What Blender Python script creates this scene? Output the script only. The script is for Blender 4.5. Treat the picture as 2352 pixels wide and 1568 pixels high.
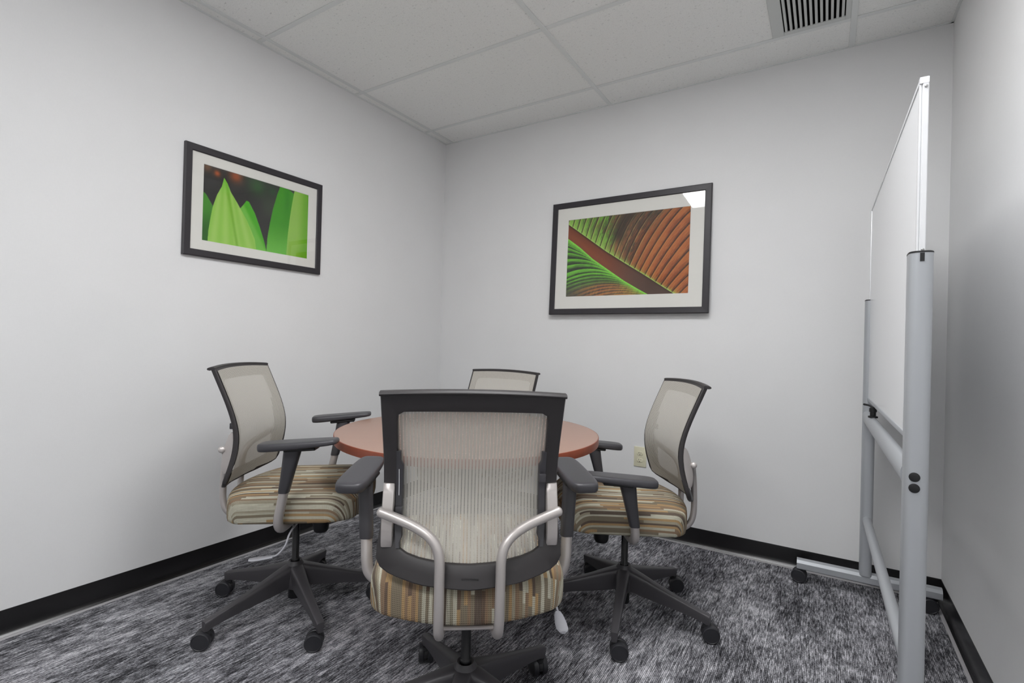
import bpy, bmesh, math, random
import numpy as np
from mathutils import Vector, Matrix

for o in list(bpy.data.objects):
    bpy.data.objects.remove(o, do_unlink=True)
scene = bpy.context.scene
col = scene.collection
PI = math.pi

# ------------------------------------------------------------------ camera
F_PX, YAW, PITCH, ROLL = 1153.68, -0.5600, 0.0041, 0.0263
CAM = Vector((2.4345, -2.8838, 1.0777))
fw = Vector((math.sin(YAW) * math.cos(PITCH), math.cos(YAW) * math.cos(PITCH), math.sin(PITCH)))
rt = fw.cross(Vector((0, 0, 1))).normalized()
up = rt.cross(fw)
r2 = rt * math.cos(ROLL) + up * math.sin(ROLL)
u2 = -rt * math.sin(ROLL) + up * math.cos(ROLL)
cam_d = bpy.data.cameras.new('camera')
cam_d.sensor_width = 36.0
cam_d.sensor_fit = 'HORIZONTAL'
cam_d.lens = F_PX / 2352 * 36.0
cam_d.clip_start = 0.02
cam = bpy.data.objects.new('camera', cam_d)
m = Matrix(((r2.x, u2.x, -fw.x, CAM.x), (r2.y, u2.y, -fw.y, CAM.y), (r2.z, u2.z, -fw.z, CAM.z), (0, 0, 0, 1)))
cam.matrix_world = m
col.objects.link(cam)
scene.camera = cam

# ------------------------------------------------------------------ world, exposure
world = bpy.data.worlds.new('world')
scene.world = world
world.use_nodes = True
world.node_tree.nodes['Background'].inputs[0].default_value = (0.93, 0.96, 1.0, 1)
world.node_tree.nodes['Background'].inputs[1].default_value = 0.5
vs = scene.view_settings
vs.view_transform = 'Standard'
vs.look = 'None'
vs.gamma = 1.0
vs.use_curve_mapping = False
vs.exposure = 0.0
LAMP = 18.2          # emission of the troffer diffusers

# ------------------------------------------------------------------ room measures
RW, RD, RH = 2.880, 4.90, 2.545       # width (x), depth (-y), ceiling
GX = [0.0, 0.0687, 1.2879, 2.5071, RW]
GY = [0.0] + [-0.2412 - 0.6096 * k for k in range(8)] + [-RD]

# ------------------------------------------------------------------ helpers
def lin(r, g, b):
    f = lambda c: (c / 255 / 12.92) if c / 255 <= 0.04045 else ((c / 255 + 0.055) / 1.055) ** 2.4
    return (f(r), f(g), f(b), 1.0)

class NT:
    def __init__(self, name):
        self.m = bpy.data.materials.new(name)
        self.m.use_nodes = True
        self.t = self.m.node_tree
        self.b = self.t.nodes['Principled BSDF']
        self.out = self.t.nodes['Material Output']
    def n(self, typ, **kw):
        nd = self.t.nodes.new(typ)
        for k, v in kw.items():
            setattr(nd, k, v)
        return nd
    def l(self, a, b):
        self.t.links.new(a, b)
    def put(self, sock, v):
        if hasattr(v, 'is_output') or hasattr(v, 'links'):
            self.l(v, sock)
        else:
            sock.default_value = v
    def math(self, op, a, b=None, c=None, clamp=False):
        nd = self.n('ShaderNodeMath', operation=op)
        nd.use_clamp = clamp
        self.put(nd.inputs[0], a)
        if b is not None:
            self.put(nd.inputs[1], b)
        if c is not None:
            self.put(nd.inputs[2], c)
        return nd.outputs[0]
    def mix(self, f, a, b, mode='MIX'):
        nd = self.n('ShaderNodeMix', data_type='RGBA', blend_type=mode)
        self.put(nd.inputs[0], f)
        self.put(nd.inputs[6], a)
        self.put(nd.inputs[7], b)
        return nd.outputs[2]
    def noise(self, vec, scale, detail=2, rough=0.5, out=0):
        nd = self.n('ShaderNodeTexNoise')
        if vec is not None:
            self.l(vec, nd.inputs['Vector'])
        nd.inputs['Scale'].default_value = scale
        nd.inputs['Detail'].default_value = detail
        nd.inputs['Roughness'].default_value = rough
        return nd.outputs[out]
    def obj(self):
        return self.n('ShaderNodeTexCoord').outputs['Object']
    def scaled(self, vec, s):
        nd = self.n('ShaderNodeMapping')
        self.l(vec, nd.inputs[0])
        nd.inputs['Scale'].default_value = s
        return nd.outputs[0]
    def ramp(self, fac, stops, const=False):
        nd = self.n('ShaderNodeValToRGB')
        cr = nd.color_ramp
        if const:
            cr.interpolation = 'CONSTANT'
        while len(cr.elements) < len(stops):
            cr.elements.new(0.5)
        for e, (p, c) in zip(cr.elements, stops):
            e.position = p
            e.color = c
        self.l(fac, nd.inputs[0])
        return nd.outputs[0]
    def bump(self, h, strength=0.2, dist=0.001):
        nd = self.n('ShaderNodeBump')
        nd.inputs['Strength'].default_value = strength
        nd.inputs['Distance'].default_value = dist
        self.l(h, nd.inputs['Height'])
        self.l(nd.outputs[0], self.b.inputs['Normal'])
    def set(self, color=None, rough=None, metal=None, spec=None, coat=None):
        if color is not None:
            self.put(self.b.inputs['Base Color'], color)
        if rough is not None:
            self.put(self.b.inputs['Roughness'], rough)
        if metal is not None:
            self.b.inputs['Metallic'].default_value = metal
        if spec is not None:
            self.b.inputs['Specular IOR Level'].default_value = spec
        if coat is not None:
            self.b.inputs['Coat Weight'].default_value = coat
        return self

M = {}
def simple(name, color, rough=0.5, metal=0.0, spec=0.5, grain=0.0, gscale=400, var=0.0):
    t = NT(name)
    t.set(color, rough, metal, spec)
    if var:
        n = t.noise(t.obj(), 6, 3)
        a = tuple(c * (1 - var) for c in color[:3]) + (1,)
        b = tuple(min(1, c * (1 + var)) for c in color[:3]) + (1,)
        t.set(t.mix(n, a, b))
    if grain:
        t.bump(t.noise(t.obj(), gscale, 2), grain, 0.0006)
    M[name] = t.m
    return t.m

simple('black_plastic', lin(62, 61, 65), 0.38, grain=0.25, gscale=900)
simple('frame_plastic', lin(48, 45, 46), 0.5, grain=0.15, gscale=900, var=0.06)
simple('base_plastic', lin(68, 66, 69), 0.42, grain=0.3, gscale=700, var=0.08)
simple('caster_black', lin(44, 44, 48), 0.4)
simple('deep_black', lin(16, 16, 18), 0.45)
simple('cylinder_black', lin(14, 14, 16), 0.25)
simple('silver_paint', lin(194, 188, 185), 0.36, metal=0.55, grain=0.2, gscale=1500)
simple('paddle_grey', lin(176, 176, 182), 0.45, metal=0.1)
simple('easel_grey', lin(172, 175, 179), 0.42, metal=0.3)
simple('aluminium', lin(225, 226, 228), 0.35, metal=0.2)
simple('board_white', lin(238, 239, 241), 0.22, spec=0.5)
simple('frame_wood', lin(46, 43, 47), 0.4, grain=0.12, gscale=300, var=0.08)
simple('mat_board', lin(226, 225, 219), 0.85, grain=0.1, gscale=1200)
simple('ivory', lin(222, 218, 192), 0.4)
simple('slot_dark', lin(52, 46, 40), 0.6)
simple('grid_white', lin(226, 229, 228), 0.5)
simple('vent_white', lin(205, 208, 206), 0.5)
simple('void_black', lin(9, 9, 9), 0.9)
simple('screw_steel', lin(170, 170, 170), 0.3, metal=0.9)
simple('wheel_dark', lin(34, 34, 36), 0.45)

# painted vinyl wall
t = NT('wall_vinyl')
oc = t.obj()
n1 = t.noise(t.scaled(oc, (1, 1, 1)), 3.0, 3)
wv = t.noise(t.scaled(oc, (60, 60, 420)), 1.0, 2, 0.6)
wv2 = t.noise(t.scaled(oc, (420, 420, 60)), 1.0, 2, 0.6)
base = t.mix(n1, lin(228, 228, 228), lin(235, 235, 235))
fine = t.math('ADD', t.math('MULTIPLY', wv, 0.5), t.math('MULTIPLY', wv2, 0.5))
base = t.mix(t.math('MULTIPLY', fine, 0.16), base, lin(180, 180, 182))
t.set(base, 0.75, spec=0.25)
t.bump(fine, 0.18, 0.0008)
M['wall'] = t.m

# mineral ceiling tile with fissures
t = NT('ceiling_tile')
oc = t.obj()
n1 = t.noise(t.scaled(oc, (62, 90, 62)), 1.0, 4, 0.65)
n2 = t.noise(oc, 190, 3, 0.6)
f1 = t.ramp(n1, [(0.0, (0, 0, 0, 1)), (0.31, (0.2, 0.2, 0.2, 1)), (0.40, (1, 1, 1, 1))])
f2 = t.ramp(n2, [(0.0, (0.5, 0.5, 0.5, 1)), (0.38, (0.82, 0.82, 0.82, 1)), (0.5, (1, 1, 1, 1))])
k = t.mix(1.0, f1, f2, 'MULTIPLY')
t.set(t.mix(k, lin(205, 206, 205), lin(245, 246, 244)), 0.9, spec=0.2)
t.bump(t.math('ADD', t.math('MULTIPLY', n1, 1.0), t.math('MULTIPLY', n2, 0.7)), 0.5, 0.004)
M['tile'] = t.m

# loop carpet with yarn rows running along y
t = NT('carpet')
oc = t.obj()
big = t.noise(t.scaled(oc, (4.0, 2.2, 1)), 1.0, 2, 0.6)
mid = t.noise(t.scaled(oc, (30, 8, 1)), 1.0, 3, 0.6)
fin = t.noise(t.scaled(oc, (165, 24, 1)), 1.0, 2, 0.6)
grn = t.noise(t.scaled(oc, (330, 150, 1)), 1.0, 2, 0.6)
v = t.math('ADD', t.math('MULTIPLY', big, 0.42), t.math('MULTIPLY', mid, 0.50))
v = t.math('ADD', v, t.math('MULTIPLY', fin, 0.75))
v = t.math('ADD', v, t.math('MULTIPLY', grn, 0.55))          # mean about 1.05
c1 = t.ramp(t.math('MULTIPLY', v, 0.455), [(0.38, lin(32, 32, 35)), (0.455, lin(84, 84, 88)), (0.52, lin(152, 152, 157)), (0.60, lin(232, 231, 236))])
sep = t.n('ShaderNodeSeparateXYZ')
t.l(oc, sep.inputs[0])
wob = t.math('MULTIPLY', t.noise(t.scaled(oc, (8, 8, 1)), 1.0, 1), 0.6)
row = t.math('FRACT', t.math('ADD', t.math('MULTIPLY', sep.outputs[0], 1 / 0.0053), wob))
row = t.math('ABSOLUTE', t.math('SUBTRACT', row, 0.5))       # 0 centre of yarn, .5 gap
gap = t.ramp(row, [(0.24, (1, 1, 1, 1)), (0.45, (0.20, 0.20, 0.21, 1))])
t.set(t.mix(0.85, c1, gap, 'MULTIPLY'), 0.95, spec=0.1)
hh = t.math('ADD', t.math('MULTIPLY', row, -1.6), t.math('MULTIPLY', grn, 0.6))
t.bump(hh, 0.6, 0.003)
M['carpet'] = t.m

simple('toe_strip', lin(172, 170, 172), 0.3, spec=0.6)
# black rubber cove base
t = NT('cove_rubber')
t.set(lin(22, 21, 22), 0.26, spec=0.6)
t.bump(t.noise(t.obj(), 30, 3), 0.08, 0.002)
M['cove'] = t.m

# striped woven upholstery; stripe/along stored on the mesh
t = NT('striped_fabric')
a1 = t.n('ShaderNodeAttribute', attribute_name='stripe').outputs['Fac']
a2 = t.n('ShaderNodeAttribute', attribute_name='along').outputs['Fac']
cv = t.n('ShaderNodeCombineXYZ')
t.l(t.math('MULTIPLY', a1, 60.0), cv.inputs[0])
t.l(t.math('MULTIPLY', a2, 3.0), cv.inputs[1])
jit = t.math('MULTIPLY', t.noise(cv.outputs[0], 1.0, 1), 0.9)
idx = t.math('FLOOR', t.math('ADD', t.math('MULTIPLY', a1, 1 / 0.0082), jit))
wn1 = t.n('ShaderNodeTexWhiteNoise', noise_dimensions='1D')
t.l(idx, wn1.inputs['W'])
off = t.math('MULTIPLY', wn1.outputs['Value'], 7.3)
dash = t.math('FLOOR', t.math('ADD', t.math('MULTIPLY', a2, 4.5), off))
cd = t.n('ShaderNodeCombineXYZ')
t.l(idx, cd.inputs[0])
t.l(dash, cd.inputs[1])
wn2 = t.n('ShaderNodeTexWhiteNoise', noise_dimensions='2D')
t.l(cd.outputs[0], wn2.inputs['Vector'])
val = t.math('ADD', t.math('MULTIPLY', wn1.outputs['Value'], 0.62), t.math('MULTIPLY', wn2.outputs['Value'], 0.38))
pal = t.ramp(val, [(0.0, lin(106, 88, 76)), (0.15, lin(182, 150, 108)), (0.26, lin(134, 124, 106)),
                   (0.38, lin(206, 203, 184)), (0.50, lin(146, 121, 98)), (0.60, lin(170, 163, 143)),
                   (0.71, lin(96, 84, 76)), (0.81, lin(194, 191, 172)), (0.91, lin(150, 134, 110))], const=True)
sub = t.math('FRACT', t.math('MULTIPLY', a1, 1 / 0.0042))
sub = t.math('ABSOLUTE', t.math('SUBTRACT', sub, 0.5))
su2 = t.math('FRACT', t.math('MULTIPLY', a2, 1 / 0.0048))
su2 = t.math('ABSOLUTE', t.math('SUBTRACT', su2, 0.5))
dot = t.math('MULTIPLY', t.math('GREATER_THAN', sub, 0.23), t.math('GREATER_THAN', su2, 0.25))
cs = t.n('ShaderNodeCombineXYZ')
t.l(t.math('MULTIPLY', a1, 330.0), cs.inputs[0])
t.l(t.math('MULTIPLY', a2, 22.0), cs.inputs[1])
stk = t.noise(cs.outputs[0], 1.0, 3, 0.6)
pal = t.mix(t.math('MULTIPLY', t.math('SUBTRACT', stk, 0.35), 1.1, clamp=True), pal, lin(128, 118, 102))
t.set(t.mix(t.math('MULTIPLY', dot, 0.60), pal, lin(62, 52, 46)), 0.9, spec=0.15)
t.bump(t.math('SUBTRACT', 1.0, dot), 0.35, 0.001)
M['fabric'] = t.m

# open knit back mesh
t = NT('back_knit')
oc = t.obj()
sep = t.n('ShaderNodeSeparateXYZ')
t.l(oc, sep.inputs[0])
fx = t.math('ABSOLUTE', t.math('SUBTRACT', t.math('FRACT', t.math('MULTIPLY', sep.outputs[0], 1 / 0.0083)), 0.5))
fz = t.math('ABSOLUTE', t.math('SUBTRACT', t.math('FRACT', t.math('MULTIPLY', sep.outputs[2], 1 / 0.0034)), 0.5))
gapx = t.math('GREATER_THAN', fx, 0.385)
gapz = t.math('GREATER_THAN', fz, 0.16)
hole = t.math('MULTIPLY', gapx, gapz)
alpha = t.math('SUBTRACT', 0.92, t.math('MULTIPLY', hole, 0.56))
rib = t.math('MULTIPLY', fx, 0.6)
t.set(t.mix(rib, lin(191, 187, 179), lin(167, 163, 155)), 1.0, spec=0.0)
tr = t.n('ShaderNodeBsdfTransparent')
ms = t.n('ShaderNodeMixShader')
t.l(alpha, ms.inputs[0])
t.l(tr.outputs[0], ms.inputs[1])
t.l(t.b.outputs[0], ms.inputs[2])
t.l(ms.outputs[0], t.out.inputs[0])
M['knit'] = t.m

# cherry laminate
t = NT('cherry_laminate')
oc = t.obj()
g1 = t.noise(t.scaled(oc, (2, 16, 2)), 1.0, 3, 0.5)
t.set(t.mix(g1, lin(154, 122, 107), lin(161, 128, 112)), 0.33, spec=0.6)
M['cherry'] = t.m
t = NT('cherry_edge')
g1 = t.noise(t.scaled(t.obj(), (30, 30, 4)), 1.0, 3, 0.6)
t.set(t.mix(g1, lin(128, 62, 42), lin(150, 78, 54)), 0.38, spec=0.5)
M['cherry_edge'] = t.m

# picture glass: clear with a mirror-like sheen
t = NT('picture_glass')
tr = t.n('ShaderNodeBsdfTransparent')
gl = t.n('ShaderNodeBsdfGlossy')
gl.inputs['Roughness'].default_value = 0.01
fr = t.n('ShaderNodeLayerWeight')
fr.inputs['Blend'].default_value = 0.5
sch = t.math('ADD', 0.035, t.math('MULTIPLY', t.math('POWER', fr.outputs['Facing'], 5.0), 0.9))
ms = t.n('ShaderNodeMixShader')
t.l(sch, ms.inputs[0])
t.l(tr.outputs[0], ms.inputs[1])
t.l(gl.outputs[0], ms.inputs[2])
t.l(ms.outputs[0], t.out.inputs[0])
M['glass'] = t.m

# printed photo, colours held on the mesh
t = NT('photo_print')
t.l(t.n('ShaderNodeAttribute', attribute_name='print').outputs['Color'], t.b.inputs['Base Color'])
t.set(None, 0.55, spec=0.3)
M['print'] = t.m

# lamp diffuser
t = NT('lamp_diffuser')
t.set(lin(240, 240, 240), 0.5)
t.b.inputs['Emission Color'].default_value = (0.985, 0.99, 1.0, 1)
t.b.inputs['Emission Strength'].default_value = LAMP
M['lamp'] = t.m

# ---- mesh building
class MB:
    def __init__(self):
        self.v, self.f = [], []
    def add(self, vs, fs):
        o = len(self.v)
        self.v += [tuple(p) for p in vs]
        self.f += [tuple(i + o for i in f) for f in fs]
        return self
    def loft(self, rings, cap=True, close=False):
        n = len(rings[0])
        vs = [p for r in rings for p in r]
        fs = []
        k = len(rings)
        for i in range(k if close else k - 1):
            j = (i + 1) % k
            for a in range(n):
                b = (a + 1) % n
                fs.append((i * n + a, i * n + b, j * n + b, j * n + a))
        if cap and not close:
            fs.append(tuple(range(n))[::-1])
            fs.append(tuple((k - 1) * n + a for a in range(n)))
        return self.add(vs, fs)
    def box(self, x0, x1, y0, y1, z0, z1, bev=0.0, seg=2):
        if not bev:
            vs = [(x, y, z) for z in (z0, z1) for y in (y0, y1) for x in (x0, x1)]
            return self.add(vs, [(0, 2, 3, 1), (4, 5, 7, 6), (0, 1, 5, 4), (2, 6, 7, 3), (0, 4, 6, 2), (1, 3, 7, 5)])
        bm = bmesh.new()
        bmesh.ops.create_cube(bm, size=1)
        for q in bm.verts:
            q.co = Vector(((x0 + x1) / 2 + q.co.x * (x1 - x0), (y0 + y1) / 2 + q.co.y * (y1 - y0), (z0 + z1) / 2 + q.co.z * (z1 - z0)))
        bmesh.ops.bevel(bm, geom=bm.edges[:], offset=bev, segments=seg, affect='EDGES', profile=0.5)
        bm.verts.index_update()
        self.add([q.co for q in bm.verts], [[q.index for q in f.verts] for f in bm.faces])
        bm.free()
        return self
    def lathe(self, prof, n=32, c=(0, 0), cap=True):
        rings = [[(c[0] + r * math.cos(2 * PI * a / n), c[1] + r * math.sin(2 * PI * a / n), z) for a in range(n)] for r, z in prof]
        return self.loft(rings, cap)
    def tube(self, path, rad, n=12, round_ends=True, sx=1.0):
        P = [Vector(p) for p in path]
        R = rad if isinstance(rad, (list, tuple)) else [rad] * len(P)
        T = []
        for i in range(len(P)):
            a, b = P[max(i - 1, 0)], P[min(i + 1, len(P) - 1)]
            T.append((b - a).normalized())
        ref = Vector((0, 0, 1)) if abs(T[0].z) < 0.9 else Vector((1, 0, 0))
        nrm = (ref - T[0] * ref.dot(T[0])).normalized()
        rings = []
        def ring(c, t_, nr, r):
            b = t_.cross(nr)
            return [tuple(c + nr * (r * math.cos(2 * PI * k / n)) + b * (r * sx * math.sin(2 * PI * k / n))) for k in range(n)]
        fr = []
        for i in range(len(P)):
            nrm = (nrm - T[i] * nrm.dot(T[i])).normalized()
            fr.append(nrm.copy())
        if round_ends:
            for a in (0.15, 0.5, 0.8):
                rings.append(ring(P[0] - T[0] * (R[0] * (1 - a) * 0.75), T[0], fr[0], R[0] * math.sqrt(1 - (1 - a) ** 2)))
        for i in range(len(P)):
            rings.append(ring(P[i], T[i], fr[i], R[i]))
        if round_ends:
            for a in (0.8, 0.5, 0.15):
                rings.append(ring(P[-1] + T[-1] * (R[-1] * (1 - a) * 0.75), T[-1], fr[-1], R[-1] * math.sqrt(1 - (1 - a) ** 2)))
        return self.loft(rings)
    def mesh(self, name, mat, smooth=True, angle=35):
        me = bpy.data.meshes.new(name)
        me.from_pydata(self.v, [], self.f)
        bm = bmesh.new()
        bm.from_mesh(me)
        bmesh.ops.recalc_face_normals(bm, faces=bm.faces)
        bm.to_mesh(me)
        bm.free()
        if smooth:
            me.polygons.foreach_set('use_smooth', [True] * len(me.polygons))
            me.set_sharp_from_angle(angle=math.radians(angle))
        me.materials.append(M[mat])
        return me

def smooth_path(pts, sub=6):
    P = [Vector(p) for p in pts]
    out = []
    for i in range(len(P) - 1):
        p0, p1, p2, p3 = P[max(i - 1, 0)], P[i], P[i + 1], P[min(i + 2, len(P) - 1)]
        for k in range(sub):
            s = k / sub
            out.append(0.5 * ((2 * p1) + (p2 - p0) * s + (2 * p0 - 5 * p1 + 4 * p2 - p3) * s * s + (3 * p1 - p0 - 3 * p2 + p3) * s ** 3))
    out.append(P[-1])
    return out

def put(name, me, parent=None, loc=(0, 0, 0), rz=0.0, rot=None):
    o = bpy.data.objects.new(name, me)
    col.objects.link(o)
    o.parent = parent
    o.location = loc
    o.rotation_euler = rot if rot else (0, 0, rz)
    return o

def part(name, mb, mat, parent=None, loc=(0, 0, 0), rz=0.0, smooth=True, angle=35, rot=None):
    return put(name, mb.mesh(name, mat, smooth, angle), parent, loc, rz, rot)

def tag(o, label, cat, group=None):
    o['label'] = label
    o['category'] = cat
    if group:
        o['group'] = group
    return o

def thing(name, label, cat, loc=(0, 0, 0), rz=0.0, group=None):
    return tag(put(name, None, None, loc, rz), label, cat, group)

def struct(o):
    o['kind'] = 'structure'
    return o

def mirror_x(me, name):
    m2 = me.copy()
    m2.name = name
    m2.transform(Matrix.Scale(-1, 4, (1, 0, 0)))
    m2.flip_normals()
    return m2

# ================================================================== the room
struct(part('floor', MB().box(-0.1, RW + 0.1, -RD - 0.1, 0.1, -0.1, 0), 'carpet', smooth=False))
struct(part('wall_left', MB().box(-0.1, 0, -RD, 0, 0, RH + 0.12), 'wall', smooth=False))
struct(part('wall_back', MB().box(-0.1, RW + 0.1, 0, 0.1, 0, RH + 0.12), 'wall', smooth=False))
struct(part('wall_right', MB().box(RW, RW + 0.1, -RD, 0, 0, RH + 0.12), 'wall', smooth=False))
struct(part('wall_front', MB().box(-0.1, RW + 0.1, -RD - 0.1, -RD, 0, RH + 0.12), 'wall', smooth=False))

# cove base: profile (distance from wall, height)
BH = 0.0945
prof = [(0.0, 0.0), (0.0165, 0.0), (0.0165, 0.0015), (0.0150, 0.0042), (0.0115, 0.0075), (0.0075, 0.013), (0.0048, 0.021), (0.0034, 0.032), (0.0032, BH - 0.006), (0.0022, BH - 0.001), (0.0, BH)]
def cove(name, a, b, nrm):
    a, b, nrm = Vector(a), Vector(b), Vector(nrm)
    rings = [[tuple(p + nrm * (d - 0.0005) + Vector((0, 0, z + 0.0004))) for d, z in prof] for p in (a, b)]
    bb = struct(part(name, MB().loft(rings), 'cove', angle=50))
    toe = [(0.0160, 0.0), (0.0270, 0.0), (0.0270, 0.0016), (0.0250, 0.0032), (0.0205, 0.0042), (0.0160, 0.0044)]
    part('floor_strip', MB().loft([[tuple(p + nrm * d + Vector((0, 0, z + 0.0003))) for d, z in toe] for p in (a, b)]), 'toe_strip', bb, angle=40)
    return bb
cove('baseboard_left', (0, 0, 0), (0, -RD, 0), (1, 0, 0))
cove('baseboard_back', (0, 0, 0), (RW, 0, 0), (0, -1, 0))
cove('baseboard_right', (RW, 0, 0), (RW, -RD, 0), (-1, 0, 0))
cove('baseboard_front', (0, -RD, 0), (RW, -RD, 0), (0, 1, 0))

# suspended ceiling: slab, tiles, runners
ceil = struct(part('ceiling', MB().box(-0.1, RW + 0.1, -RD - 0.1, 0.1, RH + 0.1, RH + 0.2), 'void_black', smooth=False))
VX0, VX1 = 2.190, 2.4951           # ceiling vent panel
LIGHT_CELLS = [(2, 3), (2, 6)]
tile_cache = {}
def tile(x0, x1, y0, y1):
    w, d = round(x1 - x0, 4), round(y1 - y0, 4)
    if (w, d) not in tile_cache:
        tile_cache[(w, d)] = MB().box(-w / 2, w / 2, -d / 2, d / 2, 0, 0.016).mesh('ceiling_tile', 'tile', False)
    put('ceiling_tile', tile_cache[(w, d)], ceil, ((x0 + x1) / 2, (y0 + y1) / 2, RH + 0.0005))
for i in range(len(GX) - 1):
    for j in range(len(GY) - 1):
        if (i, j) in LIGHT_CELLS:
            continue
        x0, x1, y1, y0 = GX[i], GX[i + 1], GY[j], GY[j + 1]
        if i == 2 and j == 1:
            tile(x0 + 0.002, VX0, y0 + 0.002, y1 - 0.002)
        else:
            tile(x0 + 0.002, x1 - 0.002, y0 + 0.002, y1 - 0.002)
TW = 0.012
for x in GX[1:-1]:
    part('main_runner', MB().box(x - TW, x + TW, -RD, 0, RH - 0.003, RH, 0.0008, 1), 'grid_white', ceil, smooth=False)
for y in GY[1:-1]:
    for i in range(len(GX) - 1):
        x0 = GX[i] + (TW if i else 0.0)
        x1 = GX[i + 1] - (TW if i < len(GX) - 2 else 0.0)
        part('cross_runner', MB().box(x0, x1, y - TW, y + TW, RH - 0.002, RH, 0.0006, 1), 'grid_white', ceil, smooth=False)
WA = 0.020
for n_, b in (('left', (0, 0.014, -RD, 0)), ('right', (RW - 0.010, RW, -RD, 0)), ('back', (0, RW, -0.008, 0)), ('front', (0, RW, -RD, -RD + WA))):
    part('wall_angle', MB().box(b[0], b[1], b[2], b[3], RH - 0.0035, RH + 0.0002), 'grid_white', ceil, smooth=False)

# ceiling vent (linear bars)
vy1, vy0 = GY[1] - 0.013, GY[2] + 0.013
vent = thing('ceiling_vent', 'white linear-bar air vent in the ceiling above the whiteboard', 'vent', ((VX0 + VX1) / 2, (vy0 + vy1) / 2, RH - 0.004))
hx, hy = (VX1 - VX0) / 2, (vy1 - vy0) / 2
sx0, sx1, sy = -hx + 0.048, hx - 0.020, hy - 0.026
fb = MB()
fb.box(-hx, sx0, -hy, hy, 0, 0.006, 0.0012, 1).box(sx1, hx, -hy, hy, 0, 0.006, 0.0012, 1)
fb.box(sx0, sx1, sy, hy, 0, 0.006, 0.0012, 1).box(sx0, sx1, -hy, -sy, 0, 0.006, 0.0012, 1)
part('vent_frame', fb, 'vent_white', vent, smooth=False)
wl = MB()
wl.box(sx0 - 0.004, sx0, -sy, sy, 0.006, 0.075).box(sx1, sx1 + 0.004, -sy, sy, 0.006, 0.075)
wl.box(sx0 - 0.004, sx1 + 0.004, sy, sy + 0.004, 0.006, 0.075).box(sx0 - 0.004, sx1 + 0.004, -sy - 0.004, -sy, 0.006, 0.075)
wl.box(sx0 - 0.004, sx1 + 0.004, -sy - 0.004, sy + 0.004, 0.075, 0.079)
part('duct_box', wl, 'void_black', vent, smooth=False)
slat_me = MB().box(-0.0052, 0.0052, -sy, sy, 0.0, 0.022, 0.002, 2).mesh('vent_slat', 'vent_white')
NS = 12
for k in range(NS):
    put('slat', slat_me, vent, (sx0 + (k + 0.5) * (sx1 - sx0) / NS, 0, 0.001))

# recessed troffer lamps
def troffer(i, j, label):
    x0, x1, y1, y0 = GX[i] + TW, GX[i + 1] - TW, GY[j] - TW, GY[j + 1] + TW
    t_ = thing('ceiling_light', label, 'light', ((x0 + x1) / 2, (y0 + y1) / 2, RH), 0, 'recessed ceiling lights')
    a, b = (x1 - x0) / 2 - 0.001, (y1 - y0) / 2 - 0.001
    fr = MB()
    fr.box(-a, -a + 0.03, -b, b, 0, 0.012).box(a - 0.03, a, -b, b, 0, 0.012)
    fr.box(-a + 0.03, a - 0.03, b - 0.03, b, 0, 0.012).box(-a + 0.03, a - 0.03, -b, -b + 0.03, 0, 0.012)
    part('lamp_frame', fr, 'grid_white', t_, smooth=False)
    part('diffuser', MB().box(-a + 0.03, a - 0.03, -b + 0.03, b - 0.03, 0.006, 0.010), 'lamp', t_, smooth=False)
troffer(2, 3, 'recessed white ceiling light nearest the table')
troffer(2, 6, 'recessed white ceiling light far behind the table, by the front wall')

# ================================================================== framed pictures
def inside(poly, U, V):
    r = np.zeros(U.shape, bool)
    n = len(poly)
    for i in range(n):
        x1, y1 = poly[i]
        x2, y2 = poly[(i + 1) % n]
        c_ = ((y1 > V) != (y2 > V)) & (U < (x2 - x1) * (V - y1) / (y2 - y1 + 1e-12) + x1)
        r ^= c_
    return r
rng = np.random.RandomState(4)
def vnoise(U, V, fu, fv):
    g = rng.rand(int(fv) + 3, int(fu) + 3)
    x, y = U * fu, V * fv
    i, j = np.floor(x).astype(int).clip(0, int(fu) + 1), np.floor(y).astype(int).clip(0, int(fv) + 1)
    a, b = x - i, y - j
    a, b = a * a * (3 - 2 * a), b * b * (3 - 2 * b)
    return (g[j, i] * (1 - a) + g[j, i + 1] * a) * (1 - b) + (g[j + 1, i] * (1 - a) + g[j + 1, i + 1] * a) * b
def tol(c_):
    c_ = np.clip(c_, 0, 255) / 255.0
    return np.where(c_ <= 0.04045, c_ / 12.92, ((c_ + 0.055) / 1.055) ** 2.4)
def col3(*c_):
    return np.array(c_, float)[None, None, :]
def lerp(a, b, f):
    return a + (b - a) * f[..., None]
def sstep(a, b, x):
    s = np.clip((x - a) / (b - a), 0, 1)
    return s * s * (3 - 2 * s)

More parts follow.
